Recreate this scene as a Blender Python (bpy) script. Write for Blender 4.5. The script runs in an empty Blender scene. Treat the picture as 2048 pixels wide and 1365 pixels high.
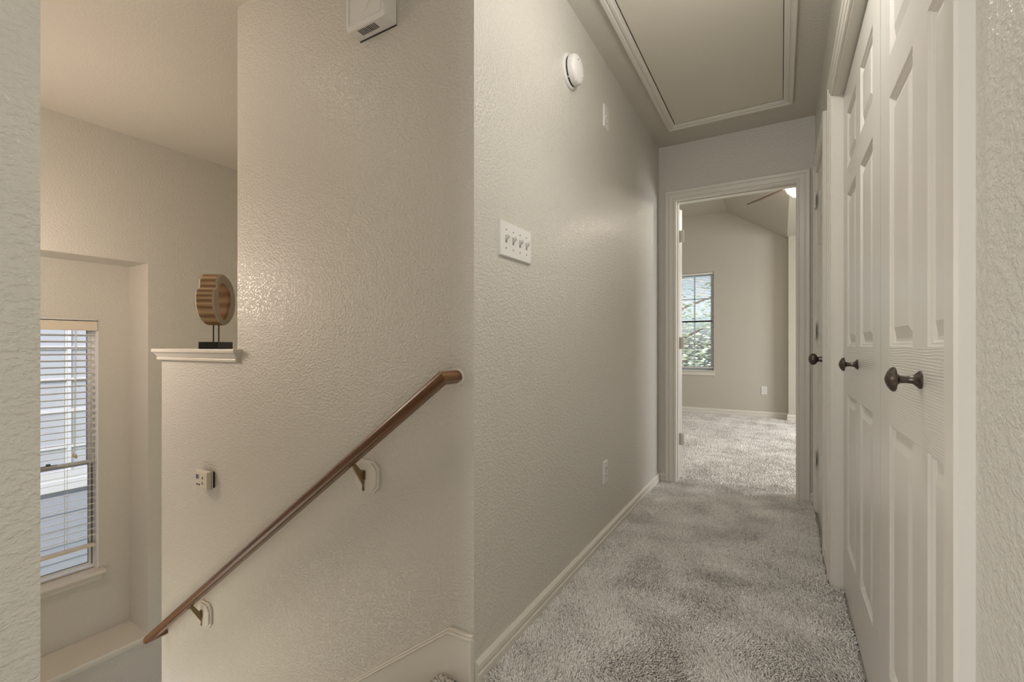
import bpy, math, random
import numpy as np
from mathutils import Vector, Matrix
random.seed(7); RNG = np.random.default_rng(7)
scene = bpy.context.scene
COL = scene.collection
PI = math.pi

# ------------------------------------------------------------------ camera
cd = bpy.data.cameras.new('camera'); cam = bpy.data.objects.new('camera', cd); COL.objects.link(cam)
cd.sensor_fit = 'HORIZONTAL'; cd.sensor_width = 36.0; cd.lens = 917.0/2048*36.0
cd.shift_y = 9.5/2048; cd.clip_start = .02
cam.location = (0, 0, 1.0); cam.rotation_euler = (PI/2, 0, math.radians(30.4))
scene.camera = cam

# ------------------------------------------------------------------ view, world, large lights
vs = scene.view_settings
vs.view_transform = 'Standard'; vs.look = 'None'; vs.gamma = 1.0; vs.use_curve_mapping = False
vs.exposure = 0.68
scene.cycles.max_bounces = 12; scene.cycles.diffuse_bounces = 6; scene.cycles.transparent_max_bounces = 24
scene.cycles.sample_clamp_indirect = 4.0
w = bpy.data.worlds.new('sky'); scene.world = w; w.use_nodes = True
wn = w.node_tree; wn.nodes.clear()
sky = wn.nodes.new('ShaderNodeTexSky'); sky.sky_type = 'NISHITA'; sky.sun_disc = False
sky.sun_elevation = math.radians(48); sky.sun_rotation = math.radians(140); sky.air_density = .8; sky.dust_density = 4.0
bg = wn.nodes.new('ShaderNodeBackground'); bg.inputs['Strength'].default_value = .34
wo = wn.nodes.new('ShaderNodeOutputWorld')
wn.links.new(sky.outputs[0], bg.inputs[0]); wn.links.new(bg.outputs[0], wo.inputs[0])

def area(name, loc, target, sx, sy, power, col):
    l = bpy.data.lights.new(name, 'AREA'); l.shape = 'RECTANGLE'; l.size = sx; l.size_y = sy
    l.energy = power; l.color = col
    o = bpy.data.objects.new(name, l); COL.objects.link(o); o.location = loc
    o.rotation_euler = (Vector(target)-Vector(loc)).to_track_quat('-Z', 'Y').to_euler()
    return o
def point(name, loc, power, col, r):
    l = bpy.data.lights.new(name, 'POINT'); l.energy = power; l.color = col; l.shadow_soft_size = r
    o = bpy.data.objects.new(name, l); COL.objects.link(o); o.location = loc
    return o
# daylight entering by the bedroom's side window; next an added hall fill in an invented opening, left behind the viewer
area('bedroom_daylight', (2.86, 5.3, 1.35), (0, 5.0, 1.2), 1.5, 1.4, 56, (.96, .98, 1.0))
area('side_fill', (-.83, -1.2, 1.15), (0, -.75, 1.1), .80, 1.9, 23, (.97, .985, 1.0))
# fill added to brighten the stair wall, set in an invented opening low in the near stairwell wall
area('stair_low_fill', (-2.3, .12, -.85), (-2.2, 1.1, -.45), 2.0, .95, 6.2, (1.0, .84, .72))

# ------------------------------------------------------------------ shared numbers (metres)
XL, XR, YS, YE, HC = -.782, .187, 1.111, 3.485, 2.465
XW, XB = -3.91, -4.22          # stairwell window wall, back of its niche
YB = 7.25                      # bedroom far wall
LAND = -1.52                   # stair landing

# ------------------------------------------------------------------ materials
def newmat(name):
    m = bpy.data.materials.new(name); m.use_nodes = True
    return m, m.node_tree.nodes, m.node_tree.links, m.node_tree.nodes['Principled BSDF']
def rgb(c): return (c[0], c[1], c[2], 1)
def mat(name, col, rough=.5, metal=0, spec=.5, bump=None, vary=None, emit=None):
    """bump = (scale xyz, strength, distance, detail, coords); vary = (scale, amount)"""
    m, N, L, b = newmat(name)
    b.inputs['Base Color'].default_value = rgb(col); b.inputs['Roughness'].default_value = rough
    b.inputs['Metallic'].default_value = metal; b.inputs['Specular IOR Level'].default_value = spec
    if emit:
        b.inputs['Emission Color'].default_value = rgb(emit[0]); b.inputs['Emission Strength'].default_value = emit[1]
    src = None
    if bump or vary:
        co = bump[4] if bump and len(bump) > 4 else 'world'
        if co == 'world': src = N.new('ShaderNodeNewGeometry').outputs['Position']
        else: src = N.new('ShaderNodeTexCoord').outputs['Object']
    if bump:
        mp = N.new('ShaderNodeMapping'); mp.inputs['Scale'].default_value = bump[0]; L.new(src, mp.inputs['Vector'])
        n = N.new('ShaderNodeTexNoise'); n.inputs['Scale'].default_value = 1; n.inputs['Detail'].default_value = bump[3]
        n.inputs['Roughness'].default_value = .55
        L.new(mp.outputs[0], n.inputs['Vector'])
        bp = N.new('ShaderNodeBump'); bp.inputs['Strength'].default_value = bump[1]; bp.inputs['Distance'].default_value = bump[2]
        r = N.new('ShaderNodeValToRGB'); r.color_ramp.elements[0].position = .38; r.color_ramp.elements[1].position = .66
        r.color_ramp.interpolation = 'EASE'
        L.new(n.outputs[0], r.inputs[0]); L.new(r.outputs[0], bp.inputs['Height']); L.new(bp.outputs[0], b.inputs['Normal'])
    if vary:
        n2 = N.new('ShaderNodeTexNoise'); n2.inputs['Scale'].default_value = vary[0]; n2.inputs['Detail'].default_value = 3
        L.new(src, n2.inputs['Vector'])
        mx = N.new('ShaderNodeMix'); mx.data_type = 'RGBA'
        mx.inputs['A'].default_value = rgb([c*(1-vary[1]) for c in col]); mx.inputs['B'].default_value = rgb([min(1, c*(1+vary[1])) for c in col])
        L.new(n2.outputs[0], mx.inputs['Factor']); L.new(mx.outputs['Result'], b.inputs['Base Color'])
    return m
def grain_mat(name, c1, c2, rough, scale, distort, bump, axis, spec=.5, nsc=(1, 1, 1), detail=2.0):
    """wood-like bands: wave texture in object space, used for colour and relief"""
    m, N, L, b = newmat(name)
    tc = N.new('ShaderNodeTexCoord'); mp = N.new('ShaderNodeMapping'); mp.inputs['Scale'].default_value = nsc
    L.new(tc.outputs['Object'], mp.inputs[0])
    wv = N.new('ShaderNodeTexWave'); wv.wave_type = 'BANDS'; wv.bands_direction = axis
    wv.inputs['Scale'].default_value = scale; wv.inputs['Distortion'].default_value = distort
    wv.inputs['Detail'].default_value = detail; wv.inputs['Detail Scale'].default_value = .6
    L.new(mp.outputs[0], wv.inputs[0])
    mx = N.new('ShaderNodeMix'); mx.data_type = 'RGBA'; mx.inputs['A'].default_value = rgb(c1); mx.inputs['B'].default_value = rgb(c2)
    L.new(wv.outputs['Fac'], mx.inputs['Factor']); L.new(mx.outputs['Result'], b.inputs['Base Color'])
    b.inputs['Roughness'].default_value = rough; b.inputs['Specular IOR Level'].default_value = spec
    if bump:
        bp = N.new('ShaderNodeBump'); bp.inputs['Strength'].default_value = bump[0]; bp.inputs['Distance'].default_value = bump[1]
        L.new(wv.outputs['Fac'], bp.inputs['Height']); L.new(bp.outputs[0], b.inputs['Normal'])
    return m
PAINT = (.615, .588, .530)
M = {}
M['wall'] = mat('wall_paint', PAINT, .30, spec=.5, bump=((88, 88, 125), .48, .0028, 3.0))
M['ceil'] = mat('ceiling_paint', (.60, .565, .50), .6, spec=.3, bump=((75, 75, 75), .22, .003, 2.5))
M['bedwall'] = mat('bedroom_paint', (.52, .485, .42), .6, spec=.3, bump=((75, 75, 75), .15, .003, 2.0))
M['trim'] = mat('trim_paint', (.70, .665, .60), .32, spec=.5, bump=((30, 30, 9), .06, .002, 2.0))
M['hatch'] = mat('hatch_paint', (.68, .64, .55), .55, spec=.3)
TC = (.67, .64, .585)
M['door_v'] = grain_mat('door_paint_upright_grain', TC, [c*.985 for c in TC], .30, 58, 7, (.10, .0008), 'Y', nsc=(1, 1, .09))
M['door_h'] = grain_mat('door_paint_level_grain', TC, [c*.985 for c in TC], .30, 56, 6, (.42, .0010), 'Z', nsc=(1, .18, 1))
M['plastic'] = mat('white_plastic', (.73, .715, .69), .4)
M['ivory'] = mat('ivory_plastic', (.66, .61, .52), .45)
M['grey'] = mat('grey_plastic', (.30, .29, .27), .5)
M['dark'] = mat('dark_slot', (.02, .018, .015), .7)
M['gap'] = mat('dark_gap', (.035, .03, .025), .9)
M['bronze'] = mat('oil_rubbed_bronze', (.12, .10, .085), .32, metal=.85)
M['brass'] = mat('aged_brass', (.26, .20, .11), .38, metal=.9)
M['black'] = mat('black_lacquer', (.012, .012, .013), .3)
M['lcd'] = mat('thermostat_display', (.12, .14, .17), .2)
M['blind'] = mat('blind_slat', (.78, .76, .72), .45)
M['valance'] = mat('blind_valance', (.70, .62, .50), .5)
M['cord'] = mat('cotton_cord', (.68, .64, .56), .8)
M['tassel'] = mat('wooden_tassel', (.55, .43, .27), .5)
M['alu'] = mat('window_frame_vinyl', (.82, .81, .80), .4)
M['alu_dark'] = mat('window_track', (.20, .20, .21), .5)
M['siding'] = mat('lap_siding', (.34, .36, .41), .6, bump=((3, 60, 60), .1, .002, 2))
M['nbtrim'] = mat('outdoor_white_trim', (.64, .65, .67), .5)
M['nbglass'] = mat('outdoor_pane_reflection', (.46, .485, .53), .12)  # opaque pane, glass reflection put into its pale blue colour
M['walnut'] = grain_mat('fan_blade_walnut', (.05, .028, .017), (.085, .05, .03), .4, 8, 3, None, 'Y', nsc=(.2, 1, 1))
M['bowl'] = mat('frosted_bowl', (.9, .87, .8), .4, emit=((1.0, .90, .74), 14.0))
M['lampglass'] = mat('opal_lamp_glass', (.9, .88, .83), .4, emit=((1.0, .93, .82), 3.0))
M['nickel'] = mat('brushed_nickel', (.55, .53, .50), .35, metal=1)
M['oak'] = grain_mat('stained_oak', (.105, .045, .017), (.20, .092, .036), .27, 34, 5, (.06, .001), 'Y', nsc=(.07, 1, 1), detail=3)
M['oak_end'] = grain_mat('stained_oak_return', (.13, .06, .025), (.21, .10, .042), .3, 34, 5, (.06, .001), 'X', nsc=(1, .1, 1), detail=3)
M['stain_w'] = grain_mat('carved_wood_rim', (.21, .115, .055), (.50, .345, .205), .55, 3.0, 9, None, 'Z', nsc=(.6, 2, 3.6), detail=4)
M['pale_w'] = grain_mat('carved_wood_face', (.47, .40, .30), (.36, .285, .19), .6, 4, 6, None, 'X', nsc=(4, 1, 2), detail=3)
M['hole_w'] = grain_mat('carved_wood_hole', (.24, .13, .062), (.42, .27, .15), .5, 3, 8, None, 'Z', nsc=(.6, 2, 2), detail=3)
M['bark'] = mat('bark', (.20, .15, .11), .9)
M['leaf'] = mat('leaf', (.66, .72, .56), .4, vary=(1.5, .25))
M['grass'] = mat('outdoor_ground', (.30, .34, .20), .9)
# glass: mostly clear with a thin mirror coat
m, N, L, b = newmat('window_glass'); N.remove(b)
tr = N.new('ShaderNodeBsdfTransparent'); gl = N.new('ShaderNodeBsdfGlossy'); gl.inputs['Roughness'].default_value = .02
tr.inputs[0].default_value = (.95, .97, .98, 1)
fr = N.new('ShaderNodeFresnel'); fr.inputs[0].default_value = 1.35; ms = N.new('ShaderNodeMixShader')
L.new(fr.outputs[0], ms.inputs[0]); L.new(tr.outputs[0], ms.inputs[1]); L.new(gl.outputs[0], ms.inputs[2])
L.new(ms.outputs[0], N['Material Output'].inputs[0]); M['glass'] = m
# carpet: backing and pile (pile colour varies tuft by tuft through a mesh attribute)
M['backing'] = mat('carpet_backing', (.46, .43, .39), .95, spec=.1, bump=((260, 260, 260), .6, .004, 2.0), vary=(150, .3))
M['stepcarpet'] = mat('carpet_on_steps', (.52, .49, .45), .95, spec=.1, bump=((240, 240, 240), .9, .006, 2.0), vary=(260, .45))
m, N, L, b = newmat('carpet_pile'); at = N.new('ShaderNodeAttribute'); at.attribute_name = 'tuft'
rp = N.new('ShaderNodeValToRGB'); rp.color_ramp.elements[0].color = (.42, .395, .365, 1); rp.color_ramp.elements[1].color = (.97, .95, .92, 1)
e = rp.color_ramp.elements.new(.5); e.color = (.80, .77, .725, 1)
L.new(at.outputs['Fac'], rp.inputs[0]); L.new(rp.outputs[0], b.inputs['Base Color'])
b.inputs['Roughness'].default_value = .9; b.inputs['Specular IOR Level'].default_value = .12
M['pile'] = m

# ------------------------------------------------------------------ mesh builder
class MB:
    def __init__(s): s.v = []; s.f = []; s.m = []
    def quadbox(s, pts, m=0):
        n = len(s.v); s.v += pts
        for q in ((0,3,2,1),(4,5,6,7),(0,1,5,4),(1,2,6,5),(2,3,7,6),(3,0,4,7)): s.f.append(tuple(n+i for i in q)); s.m.append(m)
        return s
    def box(s, x0, x1, y0, y1, z0, z1, m=0):
        return s.quadbox([(x0,y0,z0),(x1,y0,z0),(x1,y1,z0),(x0,y1,z0),(x0,y0,z1),(x1,y0,z1),(x1,y1,z1),(x0,y1,z1)], m)
    def frustum_x(s, y0, y1, z0, z1, xa, inset, xb, m=0):
        """raised field on a plane x = xa, sloping in by inset to x = xb (towards -x)"""
        i = inset
        return s.quadbox([(xa,y0,z0),(xa,y1,z0),(xa,y1,z1),(xa,y0,z1),(xb,y0+i,z0+i),(xb,y1-i,z0+i),(xb,y1-i,z1-i),(xb,y0+i,z1-i)], m)
    def prism(s, poly, axis, a0, a1, m=0):
        """poly in the two other axes in order (x,y,z without axis)"""
        def P(p, a):
            return (a, p[0], p[1]) if axis == 'x' else (p[0], a, p[1]) if axis == 'y' else (p[0], p[1], a)
        n = len(s.v); k = len(poly)
        s.v += [P(p, a0) for p in poly] + [P(p, a1) for p in poly]
        s.f.append(tuple(n+i for i in range(k))[::-1]); s.f.append(tuple(n+k+i for i in range(k))); s.m += [m, m]
        for i in range(k):
            j = (i+1) % k; s.f.append((n+i, n+j, n+k+j, n+k+i)); s.m.append(m)
        return s
    def lathe(s, prof, o=(0,0,0), axis='z', n=24, m=0):
        """prof: (radius, height) pairs; axis +z, -x, +x, -y"""
        base = len(s.v); O = Vector(o)
        for r, h in prof:
            for i in range(n):
                a = 2*PI*i/n; p = (r*math.cos(a), r*math.sin(a), h)
                q = {'z': p, '-z': (p[0], p[1], -p[2]), 'x': (p[2], p[0], p[1]), '-x': (-p[2], p[0], p[1]), '-y': (p[0], -p[2], p[1]), 'y': (p[0], p[2], p[1])}[axis]
                s.v.append(tuple(O+Vector(q)))
        for k in range(len(prof)-1):
            for i in range(n):
                j = (i+1) % n
                s.f.append((base+k*n+i, base+k*n+j, base+(k+1)*n+j, base+(k+1)*n+i)); s.m.append(m)
        s.f.append(tuple(base+i for i in range(n))[::-1]); s.m.append(m)
        e = base+(len(prof)-1)*n; s.f.append(tuple(e+i for i in range(n))); s.m.append(m)
        return s
    def tube(s, path, r, n=10, m=0, up=(0,0,1)):
        """r a number or list; round tube along a poly-line with mitred joints"""
        P = [Vector(p) for p in path]; base = len(s.v); k = len(P)
        for i, p in enumerate(P):
            d0 = (P[i]-P[i-1]).normalized() if i else (P[1]-P[0]).normalized()
            d1 = (P[i+1]-P[i]).normalized() if i < k-1 else d0
            d = (d0+d1).normalized(); c = max(.3, d.dot(d1))
            u = Vector(up) if abs(d1.dot(Vector(up))) < .95 else Vector((0,1,0))
            a = d1.cross(u).normalized(); bb = a.cross(d1).normalized()
            rr = r[i] if isinstance(r, (list, tuple)) else r
            nrm = d
            for q in range(n):
                t = 2*PI*q/n; off = (a*math.cos(t)+bb*math.sin(t))*rr
                pt = p+off; pt = pt - d1*((pt-p).dot(nrm)/d1.dot(nrm))
                s.v.append(tuple(pt))
        for i in range(k-1):
            for q in range(n):
                j = (q+1) % n; s.f.append((base+i*n+q, base+i*n+j, base+(i+1)*n+j, base+(i+1)*n+q)); s.m.append(m)
        s.f.append(tuple(base+q for q in range(n))[::-1]); s.f.append(tuple(base+(k-1)*n+q for q in range(n))); s.m += [m, m]
        return s
    def build(s, name, mats, parent=None, smooth=False, bevel=0, seg=2, loc=None):
        me = bpy.data.meshes.new(name); me.from_pydata(s.v, [], s.f)
        mats = mats if isinstance(mats, (list, tuple)) else [mats]
        for x in mats: me.materials.append(M[x])
        me.polygons.foreach_set('material_index', s.m)
        import bmesh
        bm = bmesh.new(); bm.from_mesh(me); bmesh.ops.recalc_face_normals(bm, faces=bm.faces); bm.to_mesh(me); bm.free()
        if smooth:
            me.polygons.foreach_set('use_smooth', [True]*len(me.polygons)); me.set_sharp_from_angle(angle=math.radians(38))
        o = bpy.data.objects.new(name, me); COL.objects.link(o)
        if parent: o.parent = parent
        if loc: o.location = loc
        if bevel:
            b = o.modifiers.new('edge', 'BEVEL'); b.width = bevel; b.segments = seg; b.limit_method = 'ANGLE'; b.angle_limit = math.radians(35)
        return o
def tag(o, label, cat, kind=None, group=None):
    o['label'] = label; o['category'] = cat
    if kind: o['kind'] = kind
    if group: o['group'] = group
    return o
def empty(name, loc, label, cat, kind=None, group=None):
    o = bpy.data.objects.new(name, None); COL.objects.link(o); o.location = loc; o.empty_display_size = .05
    return tag(o, label, cat, kind, group)
def bx(*a): return MB().box(*a)
def shared(o, name, parent, loc=(0,0,0), rot=None):
    c = o.copy(); c.name = name; COL.objects.link(c); c.parent = parent; c.location = loc
    if rot: c.rotation_euler = rot
    return c
CASING = [(0,0),(0,.008),(.004,.0105),(.013,.0105),(.015,.008),(.018,.008),(.020,.0125),(.044,.0135),(.047,.011),(.050,.011),(.053,.0165),(.070,.0175),(.0745,.014),(.0745,0)]
def casing(plane, face, sgn, a0, a1, zb, zt, prof=CASING, closed=False):
    """mitred moulding round an opening; plane 'x' or 'y' (wall normal), sgn = side it stands proud to"""
    b = MB(); st = [(a0,zb,-1,0),(a0,zt,-1,1),(a1,zt,1,1),(a1,zb,1,0)]
    k = len(prof)
    for a, z, oa, oz in st:
        for o, t in prof:
            A, Z, D = a+oa*o, z+oz*o, face+sgn*t
            b.v.append((D, A, Z) if plane == 'x' else (A, D, Z))
    for i in range(3):
        for q in range(k):
            j = (q+1) % k; b.f.append((i*k+q, i*k+j, (i+1)*k+j, (i+1)*k+q)); b.m.append(0)
    b.f.append(tuple(range(k))); b.f.append(tuple(3*k+q for q in range(k))); b.m += [0, 0]
    return b
BASE = [(0,0),(.014,0),(.014,.026),(.011,.030),(.011,.036),(.014,.041),(.013,.056),(.008,.064),(0,.064)]

# ================================================================== STRUCTURE
# floors
tag(bx(XL-.12, XR+.12, -3.1, YE+.12, -.15, -.004).build('floor', 'backing'), 'grey carpeted hallway floor leading to the open bedroom door', 'floor', 'structure')
tag(bx(-2.1, 2.95, YE+.12, YB+.12, -.15, -.004).build('floor_bedroom', 'backing'), 'grey carpeted bedroom floor beyond the doorway', 'floor', 'structure')
tag(bx(XB-.1, -2.69, .19, 2.7, LAND-.15, LAND).build('floor_landing', 'stepcarpet'), 'carpeted stair landing below the tall window', 'floor', 'structure')
tag(bx(XW, -.9, 1.231, 2.7, -3.2, -3.1).build('floor_lower', 'stepcarpet'), 'carpeted floor at the bottom of the stairwell', 'floor', 'structure')

# stair wall: full height by the hall corner, stepped down to a half wall at its free end
b = MB(); b.prism([(-2.72,-3.1),(XL,-3.1),(XL,HC),(-2.03,HC),(-2.03,.935),(-2.72,.935)], 'y', YS, YS+.12)
tag(b.build('wall_stair', 'wall'), 'beige textured stairwell wall stepping down to a half wall', 'wall', 'structure')
tag(bx(XL-.12, XL, YS+.12, YE, -.1, HC).build('wall_left', 'wall'), 'greige textured hallway wall with switches and smoke detector', 'wall', 'structure')
b = MB(); b.box(XL-.12, XL, -.78, .192, -3.1, HC).box(XL-.12, XL, -3.1, -1.62, -3.1, HC).box(XL-.12, XL, -1.62, -.78, 2.12, HC).box(XL-.12, XL, -1.62, -.78, -3.1, -.01).box(XW, -3.3, .072, .192, -3.1, HC).box(-1.3, XL-.12, .072, .192, -3.1, HC)
b.box(-3.3, -1.3, .072, .192, -3.1, -1.35).box(-3.3, -1.3, .072, .192, -.35, HC)  # both openings in this wall are invented for the added fill lights
tag(b.build('wall_near', 'wall'), 'near wall end with rough texture at left edge of view', 'wall', 'structure')
# right wall with closet opening and side door opening
CY0, CY1, CH = .770, 2.318, 2.045
SY0, SY1, SH = 2.690, 3.298, 2.045
b = MB(); x0, x1 = XR, XR+.10
b.box(x0,x1,-3.1,CY0,-.1,HC).box(x0,x1,CY0,CY1,CH,HC).box(x0,x1,CY1,SY0,-.1,HC).box(x0,x1,SY0,SY1,SH,HC).box(x0,x1,SY1,YE,-.1,HC)
tag(b.build('wall_right', 'wall'), 'hallway wall holding the closet doors on the right', 'wall', 'structure')
tag(bx(XR+.62, XR+.70, -.2, YE+.1, -.1, HC).build('wall_closet_back', 'gap'), 'back wall of the closet behind the double doors', 'wall', 'structure')
tag(bx(XR+.10, XR+.62, 2.40, 2.46, -.1, HC).build('wall_closet_side', 'gap'), 'side partition inside the closet', 'wall', 'structure')
tag(bx(XR+.10, XR+.62, -.2, -.14, -.1, HC).build('wall_closet_near', 'gap'), 'near partition inside the closet', 'wall', 'structure')
# end wall with bedroom doorway
DX0, DX1, DH = -.672, .104, 2.072
b = MB(); y0, y1 = YE, YE+.12
b.box(-2.1,DX0,y0,y1,-.1,3.1).box(DX0,DX1,y0,y1,DH,3.1).box(DX1,2.95,y0,y1,-.1,3.1)
tag(b.build('wall_end', 'wall'), 'short hallway end wall above and beside the bedroom door', 'wall', 'structure')
b = bx(XL-.2, XR+.1, -3.2, -3.1, -.1, HC)
tag(b.build('wall_back', 'wall'), 'wall at the end of the hallway behind the viewer', 'wall', 'structure')
# stairwell window wall with deep niche
NY0, NY1, NZ0, NZ1 = .30, 1.513, -1.062, 1.590
WY0, WY1, WZ0, WZ1 = .43, 1.335, -.600, 1.185
b = MB(); xo = XB-.12
b.box(XB,XW,NY1,2.75,-3.1,HC).box(XB,XW,.07,NY0,-3.1,HC).box(XB,XW,NY0,NY1,NZ1,HC).box(XB,XW,NY0,NY1,-3.1,NZ0-.02)
b.box(xo,XB,WY1,2.75,-3.1,HC).box(xo,XB,.07,WY0,-3.1,HC).box(xo,XB,WY0,WY1,WZ1,HC).box(xo,XB,WY0,WY1,-3.1,WZ0)
tag(b.build('wall_window', 'wall'), 'stairwell wall with a deep niche around the tall window', 'wall', 'structure')
tag(bx(XW, -.9, 2.63, 2.75, -3.1, HC).build('wall_lower_stairs', 'wall'), 'far side wall of the stairwell behind the half wall', 'wall', 'structure')
# ceiling with hatch hole
HX0, HX1, HY0, HY1 = -.612, .016, 1.80, 3.176
b = MB(); z0, z1 = HC, HC+.12
b.box(xo,HX0,-3.2,YE,z0,z1).box(HX1,XR+.7,-3.2,YE,z0,z1).box(HX0,HX1,-3.2,HY0,z0,z1).box(HX0,HX1,HY1,YE,z0,z1)
tag(b.build('ceiling', 'ceil'), 'greige ceiling over the hallway and the stairwell', 'ceiling', 'structure')
# bedroom shell
b = MB(); b.prism([(-2.1,2.925),(-.66,2.925),(.07,2.455),(2.95,2.455),(2.95,3.1),(-2.1,3.1)], 'y', YE+.12, YB+.1)
tag(b.build('ceiling_bedroom', 'bedwall'), 'bedroom ceiling with a flat part and a sloping side', 'ceiling', 'structure')
BX0, BX1, BZ0, BZ1 = -1.395, -.845, .640, 2.080
b = MB(); y0, y1 = YB, YB+.12
b.box(-2.1,BX0,y0,y1,-.1,3).box(BX1,.085,y0,y1,-.1,3).box(BX0,BX1,y0,y1,-.1,BZ0).box(BX0,BX1,y0,y1,BZ1,3).box(.085,2.95,YB-.14,y1,-.1,3)
tag(b.build('wall_bedroom', 'bedwall'), 'greige bedroom far wall with a narrow window', 'wall', 'structure')
tag(bx(-2.1, -2.0, YE+.12, YB, -.1, 3).build('wall_bedroom_left', 'bedwall'), 'bedroom side wall left of the window', 'wall', 'structure')
b = MB(); x0, x1 = 2.85, 2.95
b.box(x0,x1,YE+.12,4.55,-.1,3).box(x0,x1,6.05,YB,-.1,3).box(x0,x1,4.55,6.05,-.1,.65).box(x0,x1,4.55,6.05,2.05,3)
tag(b.build('wall_bedroom_right', 'bedwall'), 'bedroom side wall with a wide window, out of view', 'wall', 'structure')

# ------------------------------------------------------------------ trims
def baseboard(name, axis, face, sgn, a0, a1, z, label, prof=BASE):
    b = MB()
    poly = [(face+sgn*t, z+h) for t, h in prof]
    b.prism(poly, 'y' if axis == 'y' else 'x', a0, a1)
    return tag(b.build(name, 'trim'), label, 'baseboard', 'structure')
baseboard('baseboard_left', 'y', XL, 1, YS+.004, YE, 0, 'white stepped baseboard along the left hallway wall')
baseboard('baseboard_end_left', 'x', YE, -1, XL+.014, DX0+.0125-.0745, 0, 'short baseboard left of the bedroom door casing')
baseboard('baseboard_end_right', 'x', YE, -1, DX1-.0185+.0745, XR, 0, 'sliver of baseboard right of the bedroom door casing')
baseboard('baseboard_right', 'y', XR, -1, CY1+.069, SY0-.069, 0, 'short baseboard between closet casing and side door')
baseboard('baseboard_right_near', 'y', XR, -1, -3.0, CY0-.069, 0, 'baseboard on the right wall before the closet')
baseboard('baseboard_near', 'y', XL, 1, -.78, .19, 0, 'baseboard on the near left wall')
baseboard('baseboard_landing', 'y', XW, 1, .2, 2.62, LAND, 'baseboard round the stair landing under the window ledge')
BB2 = [(t*1.1, h*1.35) for t, h in BASE]
baseboard('baseboard_bedroom', 'x', YB, -1, -2.0, .085, 0, 'white baseboard along the bedroom far wall', BB2)
baseboard('baseboard_bedroom_bump', 'x', YB-.14, -1, .071, 2.8, 0, 'white baseboard on the bedroom wall bump-out', BB2)
# stair skirt with a moulded top edge
def skirt_poly(dz0, dz1):
    top = [(XL, .146+dz1), (-.868, .146+dz1), (-2.72, .146+dz1-.745*(2.72-.868))]
    bot = [(-2.72, .146+dz0-.745*(2.72-.868)), (-.868, .146+dz0), (XL, .146+dz0)]
    return top+bot
b = MB()
b.prism(skirt_poly(-.42, -.016), 'y', YS-.012, YS)
sk = tag(b.build('trim_skirt', 'trim'), 'white stair skirt board with moulded top below the handrail', 'skirt board', 'structure')
MB().prism(skirt_poly(-.016, -.007), 'y', YS-.018, YS).build('lower_bead', 'trim', sk, bevel=.002)
MB().prism(skirt_poly(-.007, 0), 'y', YS-.013, YS).build('upper_bead', 'trim', sk, bevel=.002)
bx(XL-.011, XL+.0015, YS-.0175, YS-.0005, -.2, .134).build('end_strip', 'trim', sk, bevel=.003)
# half-wall cap
b = empty('trim_cap', (-2.37, YS+.06, .925), 'white moulded cap on the half wall under the carved wood sculpture', 'ledge cap', 'structure')
def ring_cap(o, z0, z1, o2=None):
    o2 = o if o2 is None else o2
    x0, x1, y0, y1 = -2.72, -2.03, YS, YS+.12; cx, cy, cz = b.location
    lo = [(x0-o-cx,y0-o-cy,z0-cz),(x1+o*.9-cx,y0-o-cy,z0-cz),(x1+o*.9-cx,y1+o-cy,z0-cz),(x0-o-cx,y1+o-cy,z0-cz)]
    hi = [(x0-o2-cx,y0-o2-cy,z1-cz),(x1+o2*.9-cx,y0-o2-cy,z1-cz),(x1+o2*.9-cx,y1+o2-cy,z1-cz),(x0-o2-cx,y1+o2-cy,z1-cz)]
    return MB().quadbox(lo+hi)
ring_cap(.034, .968, .985).build('cap_board', 'trim', b, bevel=.003)
ring_cap(.014, .944, .968, .028).build('cove_moulding', 'trim', b, bevel=.001)
ring_cap(.017, .928, .944).build('bottom_bead', 'trim', b, bevel=.005, seg=3)
# niche ledge
b = empty('trim_ledge', (XB+.15, .9, NZ0), 'painted ledge board at the foot of the window niche', 'ledge', 'structure')
lx, ly, lz = b.location
bx(XB-lx, XW+.028-lx, NY0-.03-ly, NY1+.026-ly, -.022, .002).build('ledge_board', 'trim', b, bevel=.004)
MB().box(XW-lx, XW+.016-lx, NY0-.02-ly, NY1+.016-ly, -.046, -.022).build('nose_moulding', 'trim', b, bevel=.005)
# door casings and jambs
def jamb(name, plane, a0, a1, d0, d1, zt, label, stop=None):
    b = MB(); t = .018
    def q(A0, A1, D0, D1, Z0, Z1): b.box(*((D0, D1, A0, A1) if plane == 'x' else (A0, A1, D0, D1)), Z0, Z1)
    q(a0-.004, a0+t-.004, d0, d1, 0, zt); q(a1-t+.004, a1+.004, d0, d1, 0, zt); q(a0, a1, d0, d1, zt-t+.004, zt+.004)
    if stop:
        q(a0+t-.004, a0+t+.002, *stop, 0, zt-t); q(a1-t-.002, a1-t+.004, *stop, 0, zt-t); q(a0+t, a1-t, *stop, zt-t-.002, zt-t+.004)
    return tag(b.build(name, 'trim', bevel=.0015), label, 'door frame', 'structure')
tag(casing('y', YE, -1, DX0+.0125, DX1-.0185, 0, DH-.018).build('trim_1', 'trim', smooth=False), 'white moulded casing around the bedroom doorway', 'door casing', 'structure')
jamb('trim_2', 'y', DX0, DX1, YE, YE+.12, DH, 'white jamb lining the open bedroom doorway', (YE+.04, YE+.075))
tag(casing('x', XR, -1, CY0+.006, CY1-.006, 0, CH-.006).build('trim_3', 'trim'), 'white moulded casing around the closet double doors', 'door casing', 'structure')
jamb('trim_4', 'x', CY0, CY1, XR, XR+.10, CH, 'white jamb lining the closet opening')
tag(casing('x', XR, -1, SY0+.006, SY1-.006, 0, SH-.006).build('trim_5', 'trim'), 'white moulded casing around the closed side door', 'door casing', 'structure')
jamb('trim_6', 'x', SY0, SY1, XR, XR+.10, SH, 'white jamb lining the closed side door')
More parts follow.
